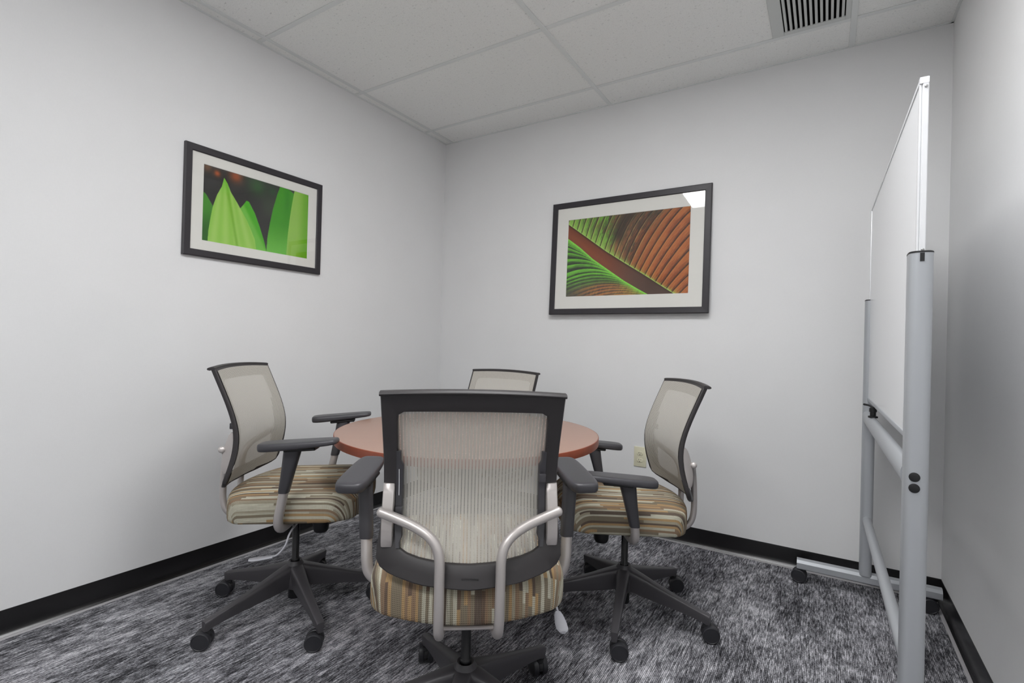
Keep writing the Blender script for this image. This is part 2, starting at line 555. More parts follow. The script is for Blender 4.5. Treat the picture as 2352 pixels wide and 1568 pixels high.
def print_green(U, V):
    C = np.ones(U.shape + (3,)) * col3(46, 45, 43)
    C = lerp(C, col3(62, 74, 56), sstep(0.35, 0.9, vnoise(U, V, 5, 3)) * 0.7)
    for u, v, s, cc in ((0.11, 0.925, 0.035, (196, 92, 40)), (0.27, 0.96, 0.075, (168, 84, 42)), (0.03, 0.97, 0.05, (120, 84, 56)), (0.47, 0.91, 0.11, (52, 92, 48)), (0.62, 0.9, 0.06, (44, 80, 46))):
        d = np.sqrt(((U - u) * 1.57) ** 2 + (V - v) ** 2)
        C = lerp(C, col3(*cc), np.exp(-(d / s / 1.2) ** 2) * 0.9)
    A = [(0.046, -0.01), (0.051, 0.145), (0.062, 0.282), (0.08, 0.462), (0.112, 0.634), (0.152, 0.771), (0.169, 0.894), (0.198, 0.832), (0.23, 0.723), (0.284, 0.607), (0.331, 0.499), (0.378, 0.389), (0.417, 0.273), (0.457, 0.142), (0.473, -0.01)]
    B = [(0.312, 0.527), (0.345, 0.60), (0.37, 0.663), (0.393, 0.656), (0.451, 0.514), (0.502, 0.329), (0.544, 0.152), (0.575, -0.01), (0.45, -0.01), (0.342, 0.376)]
    Cc = [(0.571, -0.01), (0.578, 0.221), (0.599, 0.434), (0.626, 0.65), (0.663, 0.871), (0.692, 1.01), (0.776, 1.0), (0.836, 0.957), (0.84, 0.846), (0.82, 0.529), (0.80, 0.218), (0.79, -0.01)]
    D = [(0.772, -0.01), (0.783, 0.297), (0.8, 0.561), (0.822, 0.814), (0.844, 1.01), (1.01, 1.01), (1.01, -0.01)]
    E_ = [(-0.01, 0.66), (0.03, 0.60), (0.08, 0.481), (0.09, 0.28), (0.09, -0.01), (-0.01, -0.01)]
    k = inside(E_, U, V)
    C[k] = lerp(col3(34, 96, 14) * np.ones_like(C), col3(66, 140, 36), sstep(0.1, 0.5, V))[k]
    k = inside(B, U, V)
    C[k] = lerp(col3(112, 190, 66) * np.ones_like(C), col3(72, 172, 22), sstep(0.0, 0.05, U - 0.55 + V * 0.38))[k]
    k = inside(A, U, V)
    vein = np.sin((U - 0.17) / (0.25 + 0.8 * (0.95 - V)) * 60) * 0.5 + 0.5
    a_ = lerp(col3(146, 200, 78) * np.ones_like(C), col3(172, 212, 108), vein * 0.7)
    mid = np.exp(-((U - (0.182 + 0.13 * (0.9 - V))) / 0.014) ** 2)
    a_ = lerp(a_, col3(118, 178, 44), mid * 0.8)
    a_ = lerp(a_, col3(112, 196, 44), sstep(0.62, 0.9, V) * 0.8)
    C[k] = a_[k]
    k = inside(Cc, U, V)
    c_ = lerp(col3(62, 152, 14) * np.ones_like(C), col3(104, 186, 62), sstep(0.5, 0.0, V))
    c_ = lerp(c_, col3(48, 140, 8), np.exp(-((U - 0.77) / 0.03) ** 2) * sstep(0.3, 0.9, V))
    C[k] = c_[k]
    k = inside(D, U, V)
    d_ = lerp(col3(148, 196, 82) * np.ones_like(C), col3(104, 172, 22), sstep(0.86, 1.0, U))
    d_ = lerp(d_, col3(96, 164, 10), sstep(0.2, 0.0, V) * sstep(0.8, 1.0, U))
    C[k] = d_[k]
    return C

def print_leaf(U, V):
    # midrib edges, and rib families sprouting from them
    eu = np.array([(0.0, 0.945), (0.179, 0.743), (0.345, 0.554), (0.489, 0.408), (0.659, 0.241), (0.807, 0.088), (0.90, -0.005), (1.2, -0.30)])
    el = np.array([(-0.3, 1.07), (0.002, 0.757), (0.112, 0.632), (0.231, 0.472), (0.363, 0.328), (0.506, 0.174), (0.622, 0.067), (0.698, 0.002), (1.0, -0.28)])
    vu = np.interp(U, eu[:, 0], eu[:, 1])
    vl = np.interp(U, el[:, 0], el[:, 1])
    cols = U[0]
    rows = V[:, 0]
    Aup = np.zeros(U.shape)
    Blo = np.zeros(U.shape)
    at = np.linspace(-0.2, 1.2, 500)
    sa = np.interp(at, [-0.2, 0.28, 0.49, 0.61, 0.76, 0.86, 1.2], [6.0, 5.2, 4.2, 3.25, 2.6, 1.9, 1.0])
    ca_ = np.interp(at, [-0.2, 0.28, 0.49, 0.61, 0.76, 0.86, 1.2], [18.0, 12.0, 6.5, 2.8, 2.0, 1.9, 0.8])
    va = np.interp(at, eu[:, 0], eu[:, 1])
    va = np.where(at < 0, 0.945 - at * 1.1, va)
    bt = np.linspace(0.0, 1.6, 600)
    c1 = np.interp(bt, [0.0, 0.26, 0.36, 0.45, 0.55, 0.65, 1.6], [1.2, 1.08, 0.95, 0.68, 0.53, 0.55, 0.5])
    c2 = np.interp(bt, [0.0, 0.26, 0.36, 0.45, 0.55, 0.65, 1.6], [0.3, 0.6, 1.40, 1.40, 1.0, 1.1, 0.6])
    vb = np.interp(bt, el[:, 0], el[:, 1])
    for i, u in enumerate(cols):
        d = u - at
        d0 = 0.35 * sa / ca_
        vv = va + np.where(d < 0, sa * d, np.where(d < d0, sa * d - ca_ * d * d, sa * d0 - ca_ * d0 * d0 + (sa - 2 * ca_ * d0) * (d - d0)))
        s = np.argsort(vv)
        Aup[:, i] = np.interp(rows, vv[s], at[s])
        d = bt - u
        vv = vb + c1 * d - c2 * d * d
        ok = d >= -0.02
        v_, b_ = vv[ok], bt[ok]
        mono = np.minimum.accumulate(v_)
        s = np.argsort(mono, kind='stable')
        Blo[:, i] = np.interp(rows, mono[s], b_[s])
    speck = rng.rand(*U.shape)
    def along(q, w_, fq, fw_):
        return vnoise(np.clip((q + 0.3) / 2.0, 0, 1), np.clip(w_, 0, 1), fq, fw_)
    grain = np.clip(0.5 + (along(Aup, V, 520, 26) - 0.5) * 0.75 + (speck - 0.5) * 0.75 + (vnoise(U, V, 9, 7) - 0.5) * 0.5, 0, 1)
    grain2 = np.clip(0.5 + (along(Blo, U, 420, 22) - 0.5) * 0.8 + (speck - 0.5) * 0.6, 0, 1)
    C = np.zeros(U.shape + (3,))
    # upper blade
    hgt = V - vu
    ph = Aup / 0.042
    fr = ph - np.floor(ph)
    pid = np.floor(ph).astype(int)
    ridx = rng.rand(200)[(pid + 60).clip(0, 199)]
    green = lerp(col3(112, 176, 52) * np.ones_like(C), col3(78, 88, 52), np.clip(sstep(0.2, 0.95, fr) * 0.8 + (grain - 0.5) * 0.9, 0, 1))
    dark = lerp(col3(44, 40, 36) * np.ones_like(C), col3(168, 110, 66), np.clip((ridx - 0.35) + (grain - 0.5) * 1.1 + 0.25, 0, 1))
    rust = lerp(col3(186, 104, 50) * np.ones_like(C), col3(108, 54, 28), np.clip(sstep(0.3, 1.0, fr) * 0.8 + (grain - 0.5) * 0.8, 0, 1))
    w1 = np.clip(sstep(0.22, 0.5, Aup + hgt * 0.25 + (grain - 0.5) * 0.25), 0, 1)
    w2 = np.clip(sstep(0.46, 0.62, Aup + (grain - 0.5) * 0.12), 0, 1)
    up_ = lerp(green, dark, w1)
    up_ = lerp(up_, rust, w2)
    nearrib = np.exp(-np.clip(hgt, 0, 1) / (0.03 + 0.13 * sstep(0.65, 0.1, U)))
    up_ = lerp(up_, col3(160, 206, 96), np.clip(nearrib * 1.1 - (grain - 0.5) * 0.5 - 0.12, 0, 1))
    vein = np.exp(-((fr - 0.08) / 0.07) ** 2)
    up_ = lerp(up_, col3(204, 188, 122), vein * 0.75 * sstep(1.25, 0.45, U) * (0.3 + 0.7 * grain))
    shade = np.exp(-((fr - 0.93) / 0.10) ** 2)
    up_ = lerp(up_, col3(34, 22, 16), shade * 0.72)
    up_ = lerp(up_, col3(48, 36, 28), np.exp(-(((Aup - 0.39) / 0.035) ** 2)) * sstep(0.12, 0.3, hgt) * 0.8)
    # lower blade
    ph = Blo / 0.036
    fr = ph - np.floor(ph)
    pid = np.floor(ph).astype(int)
    ridx = rng.rand(200)[pid.clip(0, 199)]
    lo_ = lerp(col3(112, 196, 52) * np.ones_like(C), col3(30, 42, 24), np.clip(sstep(0.15, 0.9, fr) * 0.95 + 0.06 + (grain2 - 0.5) * 0.5 + (ridx - 0.5) * 0.35, 0, 1))
    brown = lerp(col3(176, 108, 54) * np.ones_like(C), col3(62, 50, 42), np.clip(sstep(0.3, 0.95, fr) + (grain - 0.5) * 0.8, 0, 1))
    lo_ = lerp(lo_, col3(70, 72, 52), sstep(0.46, 0.60, Blo) * 0.55)
    lo_ = lerp(lo_, brown, sstep(0.565, 0.64, Blo + (grain - 0.5) * 0.03))
    lo_ = lerp(lo_, col3(62, 60, 58), sstep(0.16, 0.0, V) * sstep(0.3, 0.0, U) * 0.8)
    near = np.exp(-np.clip(vl - V, 0, 1) / 0.045)
    lo_ = lerp(lo_, col3(140, 232, 76), np.clip(near * 1.15 - (grain - 0.5) * 0.3, 0, 1))
    # midrib
    wd = np.clip((V - vl) / (vu - vl + 1e-6), 0, 1)
    rib = lerp(col3(124, 62, 34) * np.ones_like(C), col3(84, 62, 52), sstep(0.25, 0.75, U))
    rib = lerp(rib, col3(58, 36, 26), np.exp(-((wd - 0.98) / 0.10) ** 2) * 0.8)
    rib = lerp(rib, col3(150, 78, 42), np.exp(-((wd - 0.3) / 0.25) ** 2) * sstep(0.55, 0.1, U) * 0.6)
    C = np.where((V > vu)[..., None], up_, np.where((V < vl)[..., None], lo_, rib))
    edge = np.exp(-((V - vu - 0.004) / 0.007) ** 2)
    C = lerp(C, col3(176, 214, 112), edge * 0.8 * (V > vu))
    return C

def picture(name, label, loc, rz, W_, H_, pw, ph_, painter, nu, nv, fw_=0.046, tilt=0.0):
    t_ = thing(name, label, 'picture', loc, rz)
    t_.rotation_euler = (tilt, 0, rz)
    a, b = W_ / 2, H_ / 2
    dep = 0.0155
    # frame: four mitred mouldings, local x along wall, y out of the wall (negative), z up
    secs = [(0.0, 0.0), (0.0, -dep), (0.004, -dep - 0.002), (fw_ - 0.003, -dep - 0.001), (fw_, -dep + 0.002), (fw_, 0.0)]
    for s in range(4):
        ang = s * PI / 2
        L_, T_ = (a, b) if s % 2 == 0 else (b, a)
        r0 = [(-L_ + d, y, -T_ + d) for d, y in secs]
        r1 = [(L_ - d, y, -T_ + d) for d, y in secs]
        ca, sa = math.cos(ang), math.sin(ang)
        rr = [[(x * ca - z * sa, y, x * sa + z * ca) for x, y, z in r] for r in (r0, r1)]
        part('frame_rail', MB().loft(rr), 'frame_wood', t_, angle=25)
    # mat with window
    a2, b2, p2, q2 = a - fw_ + 0.003, b - fw_ + 0.003, pw / 2, ph_ / 2
    def rr_(x, z, y):
        return [(-x, y, -z), (x, y, -z), (x, y, z), (-x, y, z)]
    mt = MB().loft([rr_(a2, b2, -0.008), rr_(a2, b2, -0.0095), rr_(p2 + 0.0015, q2 + 0.0015, -0.0095), rr_(p2, q2, -0.0078)], cap=False)
    part('mat', mt, 'mat_board', t_, smooth=False)
    # the print
    U, V = np.meshgrid(np.linspace(0, 1, nu), np.linspace(0, 1, nv))
    rgb = tol(painter(U, V))
    vs_ = np.stack([(U - 0.5) * pw * 1.004, np.full(U.shape, -0.0072), (V - 0.5) * ph_ * 1.004], -1).reshape(-1, 3)
    ii = (np.arange(nv - 1)[:, None] * nu + np.arange(nu - 1)[None, :]).reshape(-1)
    fs_ = np.stack([ii, ii + 1, ii + nu + 1, ii + nu], -1)
    me = bpy.data.meshes.new('print')
    me.from_pydata(vs_.tolist(), [], fs_.tolist())
    at_ = me.attributes.new('print', 'FLOAT_COLOR', 'POINT')
    at_.data.foreach_set('color', np.concatenate([rgb.reshape(-1, 3), np.ones((nu * nv, 1))], 1).astype(np.float32).ravel())
    me.materials.append(M['print'])
    put('print', me, t_)
    part('glass_pane', MB().box(-a2, a2, -0.0125, -0.0110, -b2, b2), 'glass', t_, smooth=False)
    part('backing', MB().box(-a + 0.01, a - 0.01, -0.006, -0.0005, -b + 0.01, b - 0.01), 'frame_wood', t_, smooth=False)
    return t_

picture('framed_picture', 'dark framed photo of upright bright green leaf blades on the left wall', (0.0006, -1.428, 1.687), PI / 2, 0.711, 0.502, 0.545, 0.347, print_green, 330, 210, 0.031)
picture('framed_picture', 'large dark framed photo of a rust and green banana leaf with brown midrib', (1.408, -0.0128, 1.623), 0, 0.968, 0.710, 0.744, 0.484, print_leaf, 560, 365, 0.036, math.radians(-2.0))

# ================================================================== wall outlet
out = thing('power_outlet', 'ivory duplex power outlet low on the back wall', 'outlet', (1.528, 0.0, 0.440))
part('cover_plate', MB().box(-0.0365, 0.0365, -0.006, 0.0, -0.0575, 0.0575, 0.0025, 2), 'ivory', out)
for sz in (1, -1):
    pts = []
    for k in range(28):
        a = 2 * PI * k / 28
        pts.append((0.0172 * math.cos(a), max(-0.0118, min(0.0118, 0.0172 * math.sin(a)))))
    rings = [[(x, -0.005, z) for x, z in pts], [(x, -0.0078, z) for x, z in pts], [(x * 0.94, -0.0085, z * 0.94) for x, z in pts]]
    rc = part('receptacle', MB().loft(rings), 'ivory', out, (0, 0, sz * 0.0195))
    for x_, h_ in ((-0.0062, 0.0042), (0.0062, 0.0034)):
        part('slot', MB().box(x_ - 0.0011, x_ + 0.0011, -0.0088, -0.008, 0.0035 - h_, 0.0035 + h_), 'slot_dark', rc, smooth=False)
    part('ground_hole', MB().loft([[(0.0026 * math.cos(2 * PI * k / 12), y, -0.0072 + 0.0026 * math.sin(2 * PI * k / 12)) for k in range(12)] for y in (-0.0088, -0.008)]), 'slot_dark', rc)
part('screw', MB().loft([[(r * math.cos(2 * PI * k / 12), y, r * math.sin(2 * PI * k / 12)) for k in range(12)] for r, y in ((0.0032, -0.0055), (0.0030, -0.0068), (0.0015, -0.0072))]), 'ivory', out)

# ================================================================== round table
TX, TY, TZ, TR = 1.182, -1.204, 0.715, 0.532
tab = thing('round_table', 'round cherry-topped meeting table in the middle of the four chairs', 'table', (TX, TY, 0))
part('table_top', MB().lathe([(TR - 0.02, TZ - 0.029), (TR - 0.0022, TZ - 0.029), (TR - 0.0022, TZ - 0.0012), (TR - 0.003, TZ)], 96), 'cherry', tab, rz=0.6)
part('edge_band', MB().loft([[(r * math.cos(2 * PI * k / 96), r * math.sin(2 * PI * k / 96), z) for k in range(96)] for r, z in ((TR - 0.0025, TZ - 0.0302), (TR - 0.0006, TZ - 0.0295), (TR, TZ - 0.027), (TR, TZ - 0.003), (TR - 0.0006, TZ - 0.0008), (TR - 0.0025, TZ + 0.0001))], close=True), 'cherry_edge', tab)
part('mounting_plate', MB().box(-0.20, 0.20, -0.03, 0.03, TZ - 0.040, TZ - 0.0292, 0.002, 1).box(-0.03, 0.03, -0.20, -0.03, TZ - 0.040, TZ - 0.0292, 0.002, 1).box(-0.03, 0.03, 0.03, 0.20, TZ - 0.040, TZ - 0.0292, 0.002, 1), 'deep_black', tab)
part('column', MB().lathe([(0.0381, 0.03), (0.0381, TZ - 0.040)], 32), 'deep_black', tab)
part('base_plate', MB().lathe([(0.172, 0.0006), (0.174, 0.006), (0.168, 0.013), (0.12, 0.020), (0.055, 0.030), (0.045, 0.040)], 48), 'deep_black', tab)

# ================================================================== task chairs
def fprof(z):      # front face of the back, side view
    return float(np.interp(z, [0.47, 0.525, 0.554, 0.592, 0.64, 0.69, 0.72, 0.768, 0.824, 0.888, 0.94, 0.97],
                           [-0.186, -0.170, -0.161, -0.148, -0.136, -0.131, -0.134, -0.146, -0.167, -0.195, -0.218, -0.231]))
_zz = np.linspace(0.47, 0.97, 101)
_yy = np.array([fprof(z) for z in _zz])
for _ in range(30):
    _yy[1:-1] = (_yy[:-2] + 2 * _yy[1:-1] + _yy[2:]) / 4
def bow(z):
    return float(np.interp(z, [0.47, 0.53, 0.65, 0.80, 0.95], [0.055, 0.052, 0.040, 0.028, 0.020]))
def surf(x, z, off=0.0):
    return float(np.interp(z, _zz, _yy)) - bow(z) * max(0.0, 1 - (x / 0.215) ** 2) + off

def loop_outline(kind, n=20):
    """closed (x,z) outline, sides in order bottom (left to right), right, top, left"""
    if kind == 'outer':
        hw_t, hw_m, hw_b, zt, crown = 0.2150, 0.2125, 0.227, 0.944, 0.008
        bot = [(-0.2135, 0.527), (-0.190, 0.5155), (-0.12, 0.502), (0, 0.495), (0.12, 0.502), (0.190, 0.5155), (0.2135, 0.527)]
        side = [(0.2135, 0.527), (0.2225, 0.536), (0.2245, 0.550), (0.222, 0.585), (0.216, 0.64), (0.2135, 0.72), (0.2135, 0.80), (0.2145, 0.89), (0.2150, 0.943)]
    else:
        zt, crown = 0.899, 0.006
        bot = [(-0.150, 0.561), (-0.12, 0.554), (-0.06, 0.547), (0, 0.545), (0.06, 0.547), (0.12, 0.554), (0.150, 0.561)]
        side = [(0.150, 0.561), (0.168, 0.570), (0.178, 0.590), (0.1805, 0.62), (0.1805, 0.68), (0.1785, 0.76), (0.1775, 0.84), (0.1765, 0.884), (0.1755, 0.891)]
    def res(pts, n_):
        p = np.array(pts)
        d = np.concatenate([[0], np.cumsum(np.hypot(*np.diff(p, axis=0).T))])
        s = np.linspace(0, d[-1], n_ + 1)[:-1]
        return np.stack([np.interp(s, d, p[:, 0]), np.interp(s, d, p[:, 1])], -1).tolist()
    tx = side[-1][0]
    zt0 = side[-1][1]
    if kind == 'outer':
        top = [(x, zt0 + crown * (1 - (x / tx) ** 2)) for x in np.linspace(tx, -tx, 15)]
    else:
        top = [(tx, zt0), (tx - 0.003, zt0 + 0.006), (tx - 0.010, zt0 + 0.008)] + [(x, zt0 + 0.008 + 0.004 * (1 - (x / tx) ** 2)) for x in np.linspace(tx - 0.03, -tx + 0.03, 11)] + [(-tx + 0.010, zt0 + 0.008), (-tx + 0.003, zt0 + 0.006), (-tx, zt0)]
    left = [(-x, z) for x, z in side[::-1]]
    return res(bot, n) + res(side, n) + res(top, n) + res(left, n)

CH = {}
def build_chair_meshes():
    # --- five-star base
    secs = [(0.012, 0.184, 0.105, 0.028), (0.035, 0.181, 0.100, 0.027), (0.075, 0.170, 0.094, 0.0235), (0.13, 0.153, 0.088, 0.0195), (0.20, 0.133, 0.083, 0.0170), (0.27, 0.114, 0.076, 0.0150), (0.310, 0.104, 0.070, 0.0142), (0.328, 0.101, 0.063, 0.0140), (0.339, 0.097, 0.063, 0.0125)]
    rings = []
    for r, zt, zb, hw in secs:
        h = zt - zb
        sec = [(-0.72, 0.0), (0.72, 0.0), (0.80, 0.35), (1.0, 0.80), (0.93, 0.92), (0.70, 0.985), (0.3, 1.0), (-0.3, 1.0), (-0.70, 0.985), (-0.93, 0.92), (-1.0, 0.80), (-0.80, 0.35)]
        rings.append([(r, hw * y, zb + h * z) for y, z in sec])
    CH['leg'] = MB().loft(rings).mesh('base_leg', 'base_plastic', angle=40)
    CH['hub'] = MB().lathe([(0.0165, 0.19), (0.0235, 0.1955), (0.0255, 0.193), (0.029, 0.186), (0.036, 0.176), (0.043, 0.15), (0.042, 0.10), (0.038, 0.092), (0.030, 0.088), (0.026, 0.086)], 32).mesh('hub', 'base_plastic', angle=45)
    # --- caster: stem at origin, axle along local y, trailing in +x
    wl_ = []
    for r, y in ((0.010, 0.0065), (0.0285, 0.0065), (0.0312, 0.009), (0.0315, 0.019), (0.0300, 0.0230), (0.0268, 0.0245), (0.0255, 0.0232), (0.012, 0.0236)):
        wl_.append([(r * math.cos(2 * PI * k / 28), y, r * math.sin(2 * PI * k / 28)) for k in range(28)])
    CH['wheel'] = MB().loft(wl_).mesh('wheel', 'caster_black', angle=30)
    hood = MB()
    arc = [(-0.0295 * math.cos(a), 0.0295 * math.sin(a)) for a in np.linspace(-0.2, PI * 0.95, 14)] + [(0.012, -0.006), (-0.012, -0.008)]
    hood.loft([[(0.016 + x, y, 0.0325 + z) for x, z in arc] for y in (-0.0060, 0.0060)])
    hood.lathe([(0.0095, 0.036), (0.0095, 0.064), (0.006, 0.066)], 14)
    hood.lathe([(0.0125, 0.050), (0.0125, 0.062)], 14)
    CH['caster'] = hood.mesh('caster', 'wheel_dark', angle=40)
    # --- column and mechanism
    CH['cyl'] = MB().lathe([(0.012, 0.040), (0.0235, 0.042), (0.0235, 0.100), (0.0165, 0.102), (0.0165, 0.192), (0.0150, 0.196), (0.0135, 0.198), (0.0135, 0.37)], 24).mesh('gas_cylinder', 'cylinder_black', angle=40)
    me_ = MB()
    me_.box(-0.055, 0.055, -0.13, 0.13, 0.355, 0.400, 0.010, 2)
    me_.box(-0.14, 0.14, -0.10, -0.06, 0.388, 0.404, 0.004, 1).box(-0.14, 0.14, 0.08, 0.12, 0.388, 0.410, 0.004, 1)
    CH['mech'] = me_.mesh('mechanism', 'deep_black')
    rk = []
    for r, z in ((0.020, 0.352), (0.030, 0.350), (0.031, 0.338), (0.028, 0.300), (0.024, 0.292), (0.010, 0.290)):
        rk.append([(r * (1 + 0.04 * (k % 2)) * math.cos(2 * PI * k / 24), 0.097 + r * (1 + 0.04 * (k % 2)) * math.sin(2 * PI * k / 24), z) for k in range(24)])
    CH['knob'] = MB().loft(rk).mesh('tension_knob', 'deep_black')
    # --- lever with paddle
    lev = smooth_path([(0.10, 0.07, 0.385), (0.19, 0.065, 0.383), (0.235, 0.062, 0.368), (0.252, 0.055, 0.335), (0.258, 0.035, 0.308), (0.260, 0.015, 0.298)])
    CH['lever'] = MB().tube(lev, 0.0034, 8).mesh('height_lever', 'paddle_grey')
    pr = []
    for s, hw, z in ((0.018, 0.009, 0.299), (0.005, 0.013, 0.297), (-0.025, 0.0165, 0.292), (-0.048, 0.0165, 0.289), (-0.060, 0.012, 0.288), (-0.064, 0.006, 0.288)):
        pr.append([(0.260 - hw, s, z), (0.260 - hw * 0.7, s, z - 0.004), (0.260 + hw * 0.7, s, z - 0.004), (0.260 + hw, s, z), (0.260 + hw * 0.7, s, z + 0.003), (0.260 - hw * 0.7, s, z + 0.003)])
    CH['paddle'] = MB().loft(pr).mesh('paddle', 'paddle_grey')
    # --- seat cushion
    hwS, yf, yr = 0.242, 0.260, -0.150         # half width, front and rear corner lines
    path = []                                  # (x, y, nx, ny) counter-clockwise from the right side
    def arc(cx_, cy_, r, a0, a1, n):
        for k in range(n):
            a = a0 + (a1 - a0) * k / (n - 1)
            path.append((cx_ + r * math.cos(a), cy_ + r * math.sin(a), math.cos(a), math.sin(a)))
    def line(p, q, n, nx, ny):
        for k in range(1, n):
            f = k / n
            path.append((p[0] + (q[0] - p[0]) * f, p[1] + (q[1] - p[1]) * f, nx, ny))
    rf, rr_c = 0.075, 0.034
    line((hwS, yr + rr_c), (hwS, yf - rf), 16, 1, 0)
    arc(hwS - rf, yf - rf, rf, 0, PI / 2, 12)
    line((hwS - rf, yf), (-hwS + rf, yf), 18, 0, 1)
    arc(-hwS + rf, yf - rf, rf, PI / 2, PI, 12)
    line((-hwS, yf - rf), (-hwS, yr + rr_c), 16, -1, 0)
    arc(-hwS + rr_c, yr + rr_c, rr_c, PI, 1.5 * PI, 9)
    line((-hwS + rr_c, yr), (hwS - rr_c, yr), 22, 0, -1)
    arc(hwS - rr_c, yr + rr_c, rr_c, 1.5 * PI, 2 * PI, 9)
    yc = 0.060
    def outl(f):
        o_ = []
        for x, y, nx, ny in path:
            q = max(0.0, 1 - (x / hwS) ** 2)
            w_ = (y - yc) / ((yf - yc) if y > yc else (yc - yr))
            yy = y + (0.026 if y > yc else -0.072) * q * abs(w_)
            bulge = 0.006 * (1 - ((y - yc) / 0.21) ** 2) * nx
            o_.append(((x + bulge) * f, yc + (yy - yc) * f, nx, ny))
        return o_
    lev_ = [(0.404, 0.93), (0.405, 0.975), (0.410, 0.992), (0.420, 1.0), (0.445, 1.003), (0.468, 1.001), (0.479, 0.995), (0.4865, 0.981), (0.4925, 0.955), (0.4975, 0.915), (0.503, 0.85), (0.507, 0.75), (0.508, 0.6), (0.507, 0.4), (0.506, 0.2), (0.506, 0.05)]
    rings, S, A = [], [], []
    for z, f in lev_:
        ring = []
        for (x, y, nx, ny) in outl(f):
            sagf = -0.030 * max(0.0, (y - 0.20) / 0.09) ** 2 if z > 0.48 else (-0.012 * max(0.0, (y - 0.20) / 0.09) ** 2)
            ring.append((x, y, z + 0.030 * y + sagf))
            drop = max(0.0, 0.500 - z) if f > 0.85 else 0.0
            S.append(x + nx * drop)
            A.append(y + ny * drop)
        rings.append(ring)
    mb = MB().loft(rings)
    me = bpy.data.meshes.new('seat')
    me.from_pydata(mb.v, [], mb.f)
    for nm, dat in (('stripe', S), ('along', A)):
        at_ = me.attributes.new(nm, 'FLOAT', 'POINT')
        at_.data.foreach_set('value', dat)
    me.polygons.foreach_set('use_smooth', [True] * len(me.polygons))
    me.materials.append(M['fabric'])
    bm = bmesh.new()
    bm.from_mesh(me)
    bmesh.ops.recalc_face_normals(bm, faces=bm.faces)
    bm.to_mesh(me)
    bm.free()
    CH['seat'] = me
    CH['plate'] = MB().box(-0.062, 0.062, -0.205, -0.190, 0.380, 0.390, 0.003, 1).mesh('seat_plate', 'silver_paint')
    # --- back frame
    ou, inn = loop_outline('outer'), loop_outline('inner')
    th = 0.017
    def ring3(o_, off):
        return [(x, surf(x, z) + off, z) for x, z in o_]
    def mixo(f):
        return [((1 - f) * a[0] + f * b[0], (1 - f) * a[1] + f * b[1]) for a, b in zip(ou, inn)]
    loops = [ring3(mixo(0.05), 0.0), ring3(mixo(0.0), -0.003), ring3(mixo(0.0), -th + 0.003), ring3(mixo(0.06), -th), ring3(mixo(0.5), -th), ring3(mixo(0.92), -th), ring3(mixo(1.0), -th + 0.003), ring3(mixo(1.0), -0.003), ring3(mixo(0.95), 0.0), ring3(mixo(0.5), 0.0)]
    CH['frame'] = MB().loft(loops, close=True).mesh('back_frame', 'frame_plastic', angle=38)
    # rolled lip along the top edge
    lip = []
    for x in np.linspace(-0.2155, 0.2155, 25):
        z = 0.944 + 0.008 * (1 - (x / 0.2155) ** 2)
        y = surf(x, z)
        sec = [(0.001, -0.004), (0.001, 0.002), (-0.006, 0.0045), (-0.018, 0.0035), (-0.026, 0.001), (-0.0285, -0.003), (-0.026, -0.0065), (-0.018, -0.008)]
        lip.append([(x, y + a, z + b) for a, b in sec])
    CH['lip'] = MB().loft(lip).mesh('top_lip', 'frame_plastic', angle=50)
    # knit panel stretched over the front of the frame
    nz_, nx_ = 44, 30
    oa = np.array(ou)
    vs_, fs_ = [], []
    lowx = oa[:20]
    for j in range(nz_ + 1):
        v_ = j / nz_
        for i in range(nx_ + 1):
            u_ = -1 + 2 * i / nx_
            x_ = u_ * 0.2045
            zb = float(np.interp(x_, lowx[:, 0], lowx[:, 1])) + 0.010
            if abs(x_) > 0.1:
                zb = max(zb, 0.507 + 0.010 + 0.06 * (abs(x_) - 0.1) + 0.012 * max(0, (abs(x_) - 0.17) / 0.04) ** 2)
            zt_ = 0.935 + 0.008 * (1 - (x_ / 0.2155) ** 2)
            z_ = zb + (zt_ - zb) * v_
            bulge = 0.006 * max(0.0, 1 - abs(u_) ** 3) * math.exp(-((z_ - 0.67) / 0.1) ** 2)
            vs_.append((x_, surf(x_, z_) + 0.0025 + bulge, z_))
    for j in range(nz_):
        for i in range(nx_):
            a = j * (nx_ + 1) + i
            fs_.append((a, a + 1, a + nx_ + 2, a + nx_ + 1))
    CH['mesh'] = MB().add(vs_, fs_).mesh('back_mesh', 'knit', angle=180)
    # lumbar rails on the inner edges (right side), slider, bright strip standing in for light through the slot
    rr = []
    for z in np.linspace(0.572, 0.800, 20):
        w_ = 0.0155 if 0.59 < z < 0.775 else 0.009
        x1 = float(np.interp(z, [0.57, 0.62, 0.68, 0.80], [0.175, 0.1815, 0.1815, 0.1795]))
        y = surf(x1, z)
        rr.append([(x1 + 0.001, y - 0.021, z), (x1 - w_ + 0.002, y - 0.021, z), (x1 - w_, y - 0.018, z), (x1 - w_, y - 0.004, z), (x1 + 0.001, y - 0.004, z)])
    CH['rail'] = MB().loft(rr).mesh('lumbar_rail', 'black_plastic', angle=40)
    sl = []
    for z in np.linspace(0.69, 0.755, 8):
        y = surf(0.174, z) - 0.0215
        sl.append([(0.1735, y, z), (0.1752, y, z), (0.1752, y + 0.001, z), (0.1735, y + 0.001, z)])
    CH['slot'] = MB().loft(sl).mesh('slot_light_strip', 'aluminium', False)
    CH['slider'] = MB().box(-0.0085, 0.0085, -0.010, 0.004, -0.011, 0.011, 0.003, 2).mesh('lumbar_slider', 'black_plastic')
    # silver bracket on the stile
    br = []
